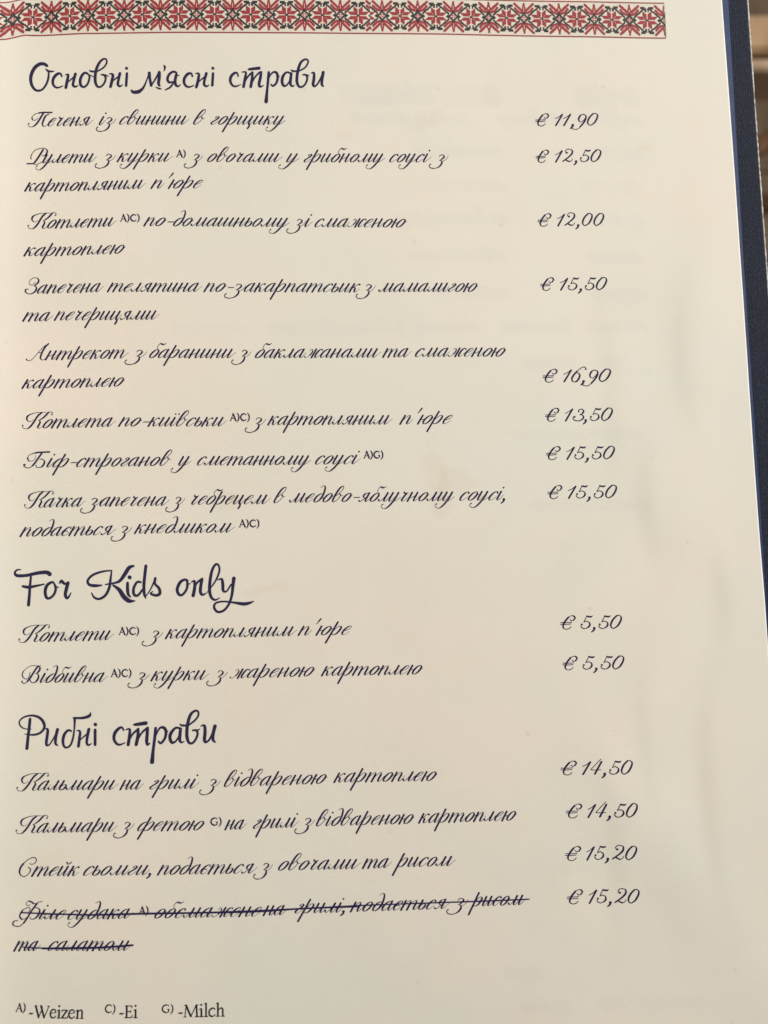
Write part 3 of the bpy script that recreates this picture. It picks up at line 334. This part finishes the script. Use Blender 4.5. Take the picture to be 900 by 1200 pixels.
# figures
traced('1', 10.2, 10.4, 262, 225, 'w.85:272,128 320,106 362,72 | w2:366,76 320,150 275,222')
traced('4', 14.2, 10.4, 362, 225, 'w.8:490,42 430,100 366,164 | w.8:366,168 420,172 485,168 | w2:497,72 455,145 414,218')
traced('5', 14, 10.4, 572, 225, 'w.9:652,70 630,108 612,142 | w1:648,66 662,72 | w1.8:660,72 685,77 708,76 | w.8:708,76 722,66 | w.9:612,142 650,130 | 645,130 682,150 684,185 655,212 618,224 | w1:618,224 588,212 574,190 | o:586,172,12')
traced('0', 15.2, 10.4, 715, 225, 'w.9:830,62 795,68 | 800,66 750,115 722,175 730,210 752,224 | w.9:752,224 795,205 825,165 | 820,60 852,78 852,115 830,160 800,198 752,224')
traced('2', 15.4, 6, 440, 788, 'w.9:475,722 465,705 478,690 498,688 | 498,688 518,697 516,722 488,750 442,782 | w.8:442,782 462,770 | w1.5:465,771 480,780 495,784 | w.8:495,784 510,778 518,764 | o:477,716,6.5')
traced('3', 13.6, 5.9, 276, 527, 'w.9:318,462 322,446 345,441 | 342,441 357,455 345,474 324,482 | 330,481 352,490 350,510 325,526 | w1:325,526 292,524 277,508 286,492 | o:291,499,5.5 | o:321,459,5.5')
traced('6', 11.8, 11, 366, 288, 'o:556,116,11 | w.9:560,118 548,92 520,88 480,110 430,155 | 440,145 395,195 370,240 378,280 408,290 | w1:408,290 445,262 | 415,168 455,170 474,195 462,240 430,282 408,290 | w.9:395,195 420,170')
traced('9', 13.1, 11, 561, 288, 'w1:490,296 480,312 | 482,308 500,335 540,344 | w.9:535,345 580,330 620,290 | 660,128 690,150 684,200 650,255 605,305 | 652,128 615,145 590,190 595,225 622,240 | w.9:650,128 668,130 | w.9:622,240 655,215 684,180')
glyph(',', 7.6, 'o:1.5,.8,1.3 | 2.2,1 2.6,-.8 2.2,-2.4 1.2,-3.6')
traced('€', 20, 10.4, 25, 232, 'w.9:140,118 155,134 180,125 | w1.6:180,125 200,95 180,72 | w.8:180,72 150,72 115,95 | 120,90 80,140 56,190 62,225 95,238 | w.9:95,238 128,228 150,206 | w.8:28,154 90,156 157,151 | w.8:24,175 85,177 150,171')
# upright serif letters of the footnote and small raised marks (x-height 10, capitals 14)
UP = {}
def upg(ch, adv, spec):
    glyph('tmp', adv, spec); UP[ch] = GL.pop('tmp')
upg('~', 6.5, 'w1.2:.6,4.6 2,5.4 | w1.6:2,5.3 3.6,4.6 | w1.1:3.6,4.6 5.2,5.4')
upg('W', 19.5, 'w1.9:1.4,13.6 4,6.6 6,.8 | w1:6,.8 8.4,7 9.8,12 | w1.9:8,13.6 10.6,6.6 12.8,.8 | w1:12.8,.8 15.4,7 17.6,13.4 | w.8:0,13.8 3,13.8 | w.8:7,13.8 9.4,13.8 | w.8:16,13.6 19,13.4')
upg('e', 9, 'w.9:.8,5.6 4,5.9 7.4,6.6 | w1.2:7.4,6.6 6.8,9 4.8,10 | w1.6:4.8,10 2,8.8 .7,5 2,1.4 4.8,.4 | w1.1:4.8,.4 6.6,1 7.8,2.6')
upg('i', 5.4, 'w1.9:2.4,9.2 2.6,5 2.6,.6 | w.9:.4,8.6 2.4,9.6 | w.9:.6,.4 4.8,.4 | o:2.2,13.8,1.15')
upg('z', 8.8, 'w1.1:.8,9.2 7.2,9.4 | w1.8:7,9.2 4,5 1.2,.8 | w1.2:1,.6 4,.4 7.8,.6 | w1:.8,9.4 .6,7.6 | w1:7.8,.6 8.2,2.6')
upg('n', 10.4, 'w1.9:2.4,9.4 2.6,5 2.6,.6 | w.9:.4,8.6 2.4,9.6 | w.9:.4,.4 4.6,.4 | w1.1:2.8,7 4.6,9.2 6.4,9.8 | w1.7:6.4,9.8 8,8.4 8.2,5 8.4,.6 | w.9:6.4,.4 10.2,.4')
upg('E', 10, 'w1.9:2,13.6 2.2,7 2.2,.6 | w1:.3,13.7 8,13.7 | w1:8,13.7 8,11.4 | w1:2,7.4 6.6,7.4 | w.9:6.8,8.6 6.8,6.2 | w1:.3,.5 8.2,.5 | w1:8.2,.5 8.9,3.2')
upg('M', 17.6, 'w1:2.6,13.4 1.8,6 1.4,.6 | w2:2.6,13.6 5.4,7 8.2,1 | w1:8.2,1 11,7 14,13.4 | w1.9:14.2,13.6 14.8,7 15.2,.6 | w.9:0,.4 3,.4 | w.9:13,.4 17.2,.4 | w.9:.8,13.7 2.6,13.7 | w.9:14,13.7 16.4,13.7')
upg('l', 5.2, 'w1.8:2.4,15.4 2.5,8 2.6,.6 | w.9:.5,14.8 2.4,15.8 | w.9:.5,.4 4.8,.4')
upg('c', 8.4, 'w1.4:7.4,8.6 6,9.8 4.4,9.8 | w1.7:4.4,9.8 1.8,8 .8,5 1.8,1.6 4.6,.4 | w1.1:4.6,.4 6.4,.9 7.8,2.4')
upg('h', 10.6, 'w1.8:2.4,15.4 2.5,8 2.6,.6 | w.9:.5,14.8 2.4,15.8 | w.9:.4,.4 4.6,.4 | w1.1:2.8,7 4.6,9.2 6.4,9.8 | w1.7:6.4,9.8 8,8.4 8.2,5 8.4,.6 | w.9:6.4,.4 10.4,.4')
upg('A', 12.6, 'w1.1:6,13.8 3.6,7 1.2,.5 | w1.9:6,13.8 8.6,7 11.2,.5 | w1:3,5 9,5 | w.8:0,.4 2.6,.4 | w.8:9.6,.4 12.4,.4')
upg('C', 13.2, 'w1.2:11.4,11.6 9.4,13.4 7,13.6 | w1.9:7,13.6 3.2,11.8 1.2,7 3,2.4 7.2,.4 | w1.2:7.2,.4 10,1 11.8,2.8')
upg('G', 14, 'w1.2:11.4,11.8 9.4,13.4 7,13.6 | w1.9:7,13.6 3.2,11.8 1.2,7 3,2.4 7.2,.4 | w1.2:7.2,.4 9.6,.7 11.6,2 | w1.5:11.6,6 11.6,1.8 | w.9:9.4,6.2 12.8,6.2')
upg(')', 6.6, 'w1.1:1,14.8 3.2,12 | w1.7:3.2,12 4.2,8.6 4.2,4.6 3.2,1 | w1.1:3.2,1 1,-2')
upg('-', 6.5, 'w1.3:.6,5 5.2,5')
HAIR, THICK = .58, 2.12
def layout(text, sl, table, hair=HAIR, thick=THICK):
    """list of smooth strokes (x, y, w) in grid units, slanted"""
    out = []; x = 0.0
    for ci, ch in enumerate(text):
        if ch == ' ': x += 8; continue
        adv, st = table[ch]
        for s in st:
            if s[0] == 'o': out.append(('o', x+s[1]+sl*s[2], s[2], s[3])); continue
            if s[0] == 'w': P = [(x+a+sl*b, b, s[1]) for a, b in s[2]]; out.append(('s', spline(P, 5))); continue
            src = [(x+a, b, 0) for a, b in s[2]]
            if ci == len(text)-1 and ch in 'инамшцлкптійья' and 5.5 < src[-1][1] < 6.5 and src[0][1] > 7.5: src[-2] = (src[-2][0]+.6, src[-2][1], 0); src[-1] = (src[-1][0]+2, src[-1][1]+.5, 0)
            P = spline(src, 6); W = []
            for i in range(len(P)):
                a, c = P[max(i-1, 0)], P[min(i+1, len(P)-1)]; dx, dy = c[0]-a[0], c[1]-a[1]; L = math.hypot(dx, dy) or 1
                W.append(max(0, -dy/L)**1.6)
            W2 = [(W[max(i-2, 0)]+W[max(i-1, 0)]+W[i]+W[min(i+1, len(W)-1)]+W[min(i+2, len(W)-1)])/5 for i in range(len(W))]
            for i in range(len(P)):                      # lead-outs thin away, most at the end of a word
                if i > len(P)*.8 and P[-1][1] > 1 and ch not in 'рфдб': W2[i] = -.10 if ci < len(text)-1 else -.13
            out.append(('s', [(p[0]+sl*p[1], p[1], max(.22, hair+(thick-hair)*q)) for p, q in zip(P, W2)]))
        x += adv
    return out
UNIT = .239     # millimetres per grid unit of the body script
REP = []
def put(ink, text, x0, y0, x1, y1, sl=SL, table=None, unit=UNIT, wk=1.0, mirror=False):
    L = layout(text, sl, table or GL); xs = []
    for s in L:
        if s[0] == 'o': xs += [s[1]-s[3], s[1]+s[3]]
        else: xs += [p[0] for p in s[1]]
    a, b = min(xs), max(xs); W = math.hypot(x1-x0, y1-y0); kx = W/(b-a); ca, sa = (x1-x0)/W, (y1-y0)/W
    REP.append((text, round(kx/unit, 2)))
    def mp(x, y):
        X = (x-a)*kx; Y = y*unit
        if mirror: X = W-X
        return x0+ca*X-sa*Y, y0+sa*X+ca*Y
    for s in L:
        if s[0] == 'o': X, Y = mp(s[1], s[2]); ink.disc(X, Y, s[3]*unit*wk)
        else: ink.stroke([mp(p[0], p[1])+(p[2]*unit*wk,) for p in s[1]])
# ------------------------------------------------------------------ the menu: cover, lining, printed sheet
menu = empty('menu', (0, 0, 0), 'open restaurant menu with a cream printed sheet in a dark blue cloth cover', 'menu')
def lerp_edge(E, y):
    for (xa, ya), (xb, yb) in zip(E, E[1:]):
        if y >= yb or (xb, yb) == E[-1]: return (xa+(xb-xa)*(y-ya)/(yb-ya))/1000
YT, YB = .168, -.151
def sheet(name, edge, mat, xl, zf, th, nx, ny, follow):
    vs = []; fs = []
    for lay in (0, 1):
        for j in range(ny+1):
            Y = YT+(YB-YT)*j/ny; xr = lerp_edge(edge, Y*1000)
            for i in range(nx+1):
                X = xl+(xr-.00028-xl)*i/(nx-1) if i < nx else xr
                vs.append((X, Y, (zs(X, Y) if follow else 0)+zf-(th if lay else 0)))
    N = (nx+1)*(ny+1); id_ = lambda l, i, j: l*N+j*(nx+1)+i
    for j in range(ny):
        for i in range(nx):
            fs.append((id_(0, i, j), id_(0, i, j+1), id_(0, i+1, j+1), id_(0, i+1, j)))
            fs.append((id_(1, i, j), id_(1, i+1, j), id_(1, i+1, j+1), id_(1, i, j+1)))
    for i in range(nx):
        fs.append((id_(0, i, 0), id_(0, i+1, 0), id_(1, i+1, 0), id_(1, i, 0))); fs.append((id_(0, i+1, ny), id_(0, i, ny), id_(1, i, ny), id_(1, i+1, ny)))
    for j in range(ny):
        fs.append((id_(0, 0, j+1), id_(0, 0, j), id_(1, 0, j), id_(1, 0, j+1))); fs.append((id_(0, nx, j), id_(0, nx, j+1), id_(1, nx, j+1), id_(1, nx, j)))
    return mesh_obj(name, vs, fs, mat, menu, smooth=False)
page = sheet('page', PAGE_R, MT['paper'], -.124, 0.0, .00022, 300, 430, True)
page.data.materials.append(MT['cut'])
for poly in page.data.polygons:
    if min(v_i % 301 for v_i in poly.vertices) == 299: poly.material_index = 1
    if abs(poly.normal.z) > .6: poly.use_smooth = True
page['label'] = 'cream menu sheet printed with Ukrainian dishes and euro prices'
lining = sheet('lining', LIN_R, MT['lining'], -.124, -.0018, .0006, 4, 60, False); lining['label'] = 'bright blue lining strip showing beside the sheet'
# cloth covered board with rounded long edge
vs = []; fs = []
ny = 160; xl = -.126
for j in range(ny+1):
    Y = .170+(-.153-.170)*j/ny; xr = lerp_edge(COV_R, Y*1000)+.00003*math.sin(j*2.1)
    ring = [(xl, Y, -.0027)]+[(xr-.0008+.0008*0+(.0008 if k > 1 else .0004*k), Y, z) for k, (dx, z) in enumerate([(0, -.0026), (0, -.0027), (0, -.0031), (0, -.0044), ])]+[(xr-.0008, Y, -.0050), (xl, Y, -.0050)]
    vs += ring
n = 7
for j in range(ny):
    for k in range(n):
        a = j*n+k; b = j*n+(k+1) % n; fs.append((a, a+n, b+n, b))
fs.append(tuple(range(n))); fs.append(tuple(range(ny*n, ny*n+n))[::-1])
cover = mesh_obj('cover', vs, fs, MT['cloth'], menu); cover['label'] = 'dark navy cloth covered board behind the sheet'
# thin pale tube painting in the light caught along the board's edge
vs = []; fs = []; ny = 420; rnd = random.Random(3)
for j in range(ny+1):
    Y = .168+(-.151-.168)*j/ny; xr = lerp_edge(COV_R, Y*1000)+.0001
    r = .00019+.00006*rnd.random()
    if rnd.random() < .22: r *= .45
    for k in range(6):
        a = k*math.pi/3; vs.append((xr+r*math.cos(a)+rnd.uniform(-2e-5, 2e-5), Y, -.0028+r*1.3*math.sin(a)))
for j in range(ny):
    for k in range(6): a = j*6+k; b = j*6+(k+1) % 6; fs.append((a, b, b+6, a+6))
glint = mesh_obj('edge_glint', vs, fs, MT['board'], cover); glint['label'] = 'pale rim painted as light caught along the right edge of the cover'
# ------------------------------------------------------------------ embroidery band printed along the top of the sheet
def bcurve(x):
    for (xa, ya), (xb, yb) in zip(BORDER, BORDER[1:]):
        if x <= xb or (xb, yb) == BORDER[-1]:
            t = (x-xa)/(xb-xa); t2 = t*t*(3-2*t)*.5+t*.5; return ya+(yb-ya)*t2
def segd(px, py, pts):
    m = 9e9
    for (ax, ay), (bx, by) in zip(pts, pts[1:]):
        dx, dy = bx-ax, by-ay; t = max(0, min(1, ((px-ax)*dx+(py-ay)*dy)/(dx*dx+dy*dy))); m = min(m, math.hypot(px-ax-t*dx, py-ay-t*dy))
    return m
def motif(u, v):
    """u from a star's centre, v from the band's centre, in stitches; 21.3 to the next flower. 0 pale 1 red 2 dark 3 rose"""
    u = abs(u); a, b = u, abs(v)*1.14; av = abs(v)
    if max(a, b) < 1.7: return 2
    A, B = max(a, b), min(a, b)
    if B > .55 and B < 5.5 and B < A-.15 and A < 8.7+(B-.5)*.9 and A > 1: return 1
    f = 21.3-u; fa = abs(f)
    m = fa+av
    if fa < 9 and av < 9:
        if m < 1.2: return 0
        if m < 2.6: return 1 if fa > .6 and av > .6 else 3
        if m < 3.6: return 0 if (fa < .8 or av < .8) else 3
        if m < 6.9: return 2
        if abs(fa-6.0)+av*1.1 < 3.1: return 2
        if fa < 1.7 and av < 8.2: return 2
    if segd(u, av, [(15.4, 3.6), (4.6, 13.4)]) < 1.1: return 2
    if .75 < u < 2.8 and 10.6 < av < 15.2: return 2
    if 2 < u < 5.6 and 13 < av < 16.9: return 2
    if 5 < u < 8 and 14.2 < av < 17.3: return 2
    if u < 1.2 and 14 < av < 15.2: return 3
    if segd(fa, av, [(.9, 7.2), (1.5, 12), (.5, 16.5), (.2, 18.8)]) < .95: return 1
    if segd(fa, av, [(2.6, 6.6), (6, 7.6), (8.3, 9.4), (10.6, 12.4)]) < 1.55: return 1
    if segd(fa, av, [(3.2, 10.2), (6, 13.2), (8.6, 15.6), (11, 17.9)]) < 1.6: return 1
    if segd(fa, av, [(2.2, 8.6), (4.6, 11.4), (8, 14.4)]) < .8: return 3
    return 0
bv = []; bf = []; bmi = []
HB = 5.45; NS = 72
stch = 2*HB/NS
x = -116.0
def bpt(xx, vv, dz):
    yy = bcurve(xx)+HB+vv; bv.append((xx/1000, yy/1000, zs(xx/1000, yy/1000)+dz))
def bquad(xa, xb, va, vb, mat, dz):
    b = len(bv); bpt(xa, va, dz); bpt(xb, va, dz); bpt(xb, vb, dz); bpt(xa, vb, dz); bf.append((b, b+1, b+2, b+3)); bmi.append(mat)
XE = 86.35
cols = int((XE-x)/stch)
for k in range(0, cols, 5): bquad(x+k*stch, min(x+(k+5)*stch, XE), -HB, HB, 0, .00003)
for k in range(cols):
    xc = x+(k+.5)*stch; ru = .2465
    if xc < -1.5: per = 10.44; du = (xc+98.99) % per
    else: per = 10.52; du = (xc-7.28) % per
    if du > per/2: du -= per
    uu = du/per*42.6; run = None; start = 0
    for r in range(NS+1):
        vv = -HB+(r+.5)*stch
        c = motif(uu, -vv/ru*(1.0)) if r < NS and abs(vv) < 4.9 else 0
        if c != run:
            if run: bquad(x+k*stch, min(x+(k+1)*stch, XE), -HB+start*stch, -HB+r*stch, run, .00006)
            run = c; start = r
for k in range(0, cols, 4):
    for v0 in (-HB-.17, HB-.17): bquad(x+k*stch, min(x+(k+4)*stch, XE), v0, v0+.34, 1, .000085)
bquad(XE-.14, XE+.02, -HB, HB-2.6, 2, .00009)
band = mesh_obj('embroidery_band', bv, bf, [MT['pale'], MT['red'], MT['green'], MT['rose']], page, bmi)
band['label'] = 'red and black cross stitch band printed along the top of the sheet'
# ------------------------------------------------------------------ lettering
for lab, spec in HEADS:
    k = Ink()
    for s in spec.split(' | '):
        k.stroke(spline([tuple(float(q)*(1.12 if n == 2 else 1) for n, q in enumerate(t.split(','))) for t in s.split()], 6))
    o = k.build('heading', MT['head'], page); o['label'] = 'large navy heading reading '+lab
for lab, ws in LINES:
    k = Ink()
    for t, a, b, c, d in ws:
        if t[0] == '^': put(k, t[1:], a, b, c, d, 0, UP, .146, 1.45)
        else: put(k, t, a, b, c, d)
    o = k.build('dish_line', MT['ink'], page); o['label'] = 'script line of text: '+' '.join(t.replace('^', '') for t, *_ in ws)
for t, xa, ya, xb, yb, xc, yc, xd, yd in PRICES:
    k = Ink(); put(k, '€', xa, ya, xb, yb, SL, GL, .236, 1.05); put(k, t, xc+.45, yc, xd, yd, SL, GL, .236, 1.05)
    o = k.build('price', MT['ink'], page); o['label'] = 'script price € '+t
for lab, ws in FOOT:
    k = Ink()
    for t, a, b, c, d in ws: put(k, t.strip('^'), a, b, c, d, 0, UP, .15 if t[0] == '^' else .225, 1.3 if t[0] == '^' else 1.1)
    o = k.build('footnote', MT['dark'], page); o['label'] = 'small serif '+lab
for i, s in enumerate(STRIKES):
    k = Ink(.00012); rnd = random.Random(i)
    k.stroke(spline([(x, y, rnd.uniform(.26, .38)) for x, y in s], 8))
    if i == 0: k.stroke(spline([(x, y-.22+.1*math.sin(x*.2), rnd.uniform(.14, .3)) for x, y in s[1:-3]], 8))
    else: k.stroke(spline([(x, y-.25, rnd.uniform(.16, .3)) for x, y in s[1:]], 8))
    o = k.build('crossing_out', MT['pen'], page); o['label'] = ['violet pen line crossing out the long last dish', 'violet pen line crossing out the short second row'][i]
# print on the sheet's back, showing faintly and softly through the paper (stored per page vertex, read by the paper's material)
k = Ink(); rnd = random.Random(5)
GH = [(-11, 20, 119.5, 2.0, ['картоплею']), (19, 38, 119.2, 2.0, ['смаженою']), (58, 80, 119.5, 2.0, ['по-курки']), (-8, 30, 113.2, 1, ['овочами та', 'рисом']), (35, 80, 113.6, 1, ['грибному', 'соусі']), (10, 40, 103.5, 1, ['картоплею']), (60, 80, 103, 1, ['та рисом']), (12, 40, 93.5, 1, ['смаженою']), (58, 80, 93.3, 1, ['курки']), (4, 42, 83.3, 1, ['по-домашньому']), (60, 80, 83, 1, ['курки']), (8, 40, 72.5, 1, ['картопляним']), (60, 80, 72, 1, ['рисом']), (14, 40, 61.5, 1, ['сметанному']), (60, 80, 61, 1, ['соусі']), (-30, 30, 51.5, 1, ['картоплею', 'з овочами', 'та рисом']), (-32, -2, 51.3, 1, ['мамалигою']), (34, 80, 51.5, 1, ['баклажанами', 'та']), (-60, -35, 51.5, 1, ['соусі']), (40, 80, 41, 1, ['запечена', 'з']), (36, 80, 20, 1, ['картоплею']), (42, 80, 0, 1, ['смаженою']), (34, 50, -136, .9, ['курки']), (56, 64, -136, .9, ['та']), (68, 88, -136.5, .9, ['смаженою']), (30, 42, -127, .9, ['соусі'])]
for x0, x1, y, sc, ws in GH:
    n = len(ws)
    for q, t in enumerate(ws): a = x0+(x1-x0)*q/n; put(k, t, a, y, x0+(x1-x0)*(q+.88)/n, y, SL*.9, GL, UNIT*sc, .8 if sc < 1.5 else 1.1, True)
gx0, gy0, gs = -.075, -.14, .0006; gw, gh_ = 290, 450; grid = [0.0]*(gw*gh_)
for f in k.f:
    cx = sum(k.v[i][0] for i in f)/len(f); cy = sum(k.v[i][1] for i in f)/len(f); q0, q2 = k.v[f[0]], k.v[f[len(f)//2]]
    ar = math.hypot(q0[0]-q2[0], q0[1]-q2[1]); fx, fy = (cx-gx0)/gs, (cy-gy0)/gs; ix, iy = int(fx), int(fy)
    for jx in range(ix-1, ix+3):
        for jy in range(iy-1, iy+3):
            if 0 <= jx < gw and 0 <= jy < gh_: grid[jy*gw+jx] += ar*800*math.exp(-((jx-fx)**2+(jy-fy)**2)/.9)
at = page.data.attributes.new('back_print', 'FLOAT', 'POINT'); vals = []
for v in page.data.vertices:
    fx, fy = (v.co.x-gx0)/gs, (v.co.y-gy0)/gs; ix, iy = int(fx), int(fy)
    if 0 <= ix < gw-1 and 0 <= iy < gh_-1:
        tx, ty = fx-ix, fy-iy; g = grid[iy*gw+ix]*(1-tx)*(1-ty)+grid[iy*gw+ix+1]*tx*(1-ty)+grid[(iy+1)*gw+ix]*(1-tx)*ty+grid[(iy+1)*gw+ix+1]*tx*ty
        vals.append(min(1.0, g))
    else: vals.append(0.0)
at.data.foreach_set('value', vals)
# ------------------------------------------------------------------ what carries the menu and what is seen out of focus beyond it
tb = empty('table', (-.25, 0, -.75), 'brown wooden table under the open menu, mostly hidden by it', 'table')
def add(name, bx, mat, parent, off):
    vs, fs = bx; return mesh_obj(name, [(a-off[0], b-off[1], c-off[2]) for a, b, c in vs], fs, mat, parent)
OF = (-.25, 0, -.75)
add('tabletop', box(-.65, .100, -.45, .42, -.032, -.0053, .003), MT['table'], tb, OF)
for lx, ly in ((-.61, -.41), (-.61, .33), (.02, -.41), (.02, .33)): add('leg', box(lx, lx+.05, ly, ly+.05, -.75, -.0335, .002), MT['table'], tb, OF)
ch = empty('slatted_chair', (.46, .5, -.75), 'pale wooden slatted chair out of focus beyond the right edge of the menu', 'chair')
OC = (.46, .5, -.75)
for i in range(6): add('slat', box(.235, .66, .332+i*.062, .332+i*.062+.027+(.015 if i else 0), -.316, -.30, .003), MT['tan'], ch, OC)
add('front_rail', box(.24, .655, .322, .3312, -.346, -.306, .002), MT['floor'], ch, OC)
for lx, ly in ((.225, .345), (.64, .345), (.225, .69), (.64, .69)):
    add('leg', box(lx, lx+.035, ly, ly+.035, -.75, -.318 if ly < .5 else .1, .003), MT['brown'], ch, OC)
add('back_rail', box(.262, .638, .70, .716, .0, .08, .003), MT['tan'], ch, OC)
add('back_rail', box(.262, .638, .70, .716, -.14, -.09, .003), MT['tan'], ch, OC)
def beam(name, a, b, r, mat):
    a, b = Vector(a)-Vector(OC), Vector(b)-Vector(OC); d = (b-a).normalized(); s = d.cross(Vector((0, 0, 1))).normalized(); t = s.cross(d)
    vs = []; N = 8
    for p_ in (a, b):
        for k_ in range(N): an = k_*2*math.pi/N; vs.append(tuple(p_+s*r*math.cos(an)+t*r*math.sin(an)))
    fs = [tuple(range(N))[::-1], tuple(range(N, 2*N))]+[(k_, (k_+1) % N, N+(k_+1) % N, N+k_) for k_ in range(N)]
    mesh_obj(name, vs, fs, mat, ch)
beam('brace', (.24, .255, -.36), (.40, .36, -.34), .007, MT['brown'])
beam('stretcher', (.243, .36, -.60), (.657, .36, -.60), .011, MT['brown'])
beam('stretcher', (.243, .36, -.60), (.243, .705, -.60), .011, MT['brown'])
beam('stretcher', (.657, .36, -.60), (.657, .705, -.60), .011, MT['brown'])
fl = mesh_obj('floor', [(-3, -3, -.758), (3, -3, -.758), (3, 3, -.758), (-3, 3, -.758)], [(0, 1, 2, 3)], MT['gap']); fl['kind'] = 'structure'
b0, f0 = box(-.0, 1.2, 0, .118, -.756, -.75, .001); me = None
for i in range(11):
    for j in range(2):
        if me is None: o = mesh_obj('board', b0, f0, MT['floor'], fl); me = o.data
        else: o = bpy.data.objects.new('board', me); C.objects.link(o); o.parent = fl
        o.location = (-.9+j*1.203-(.4 if i % 2 else 0), -.25+i*.12, 0)
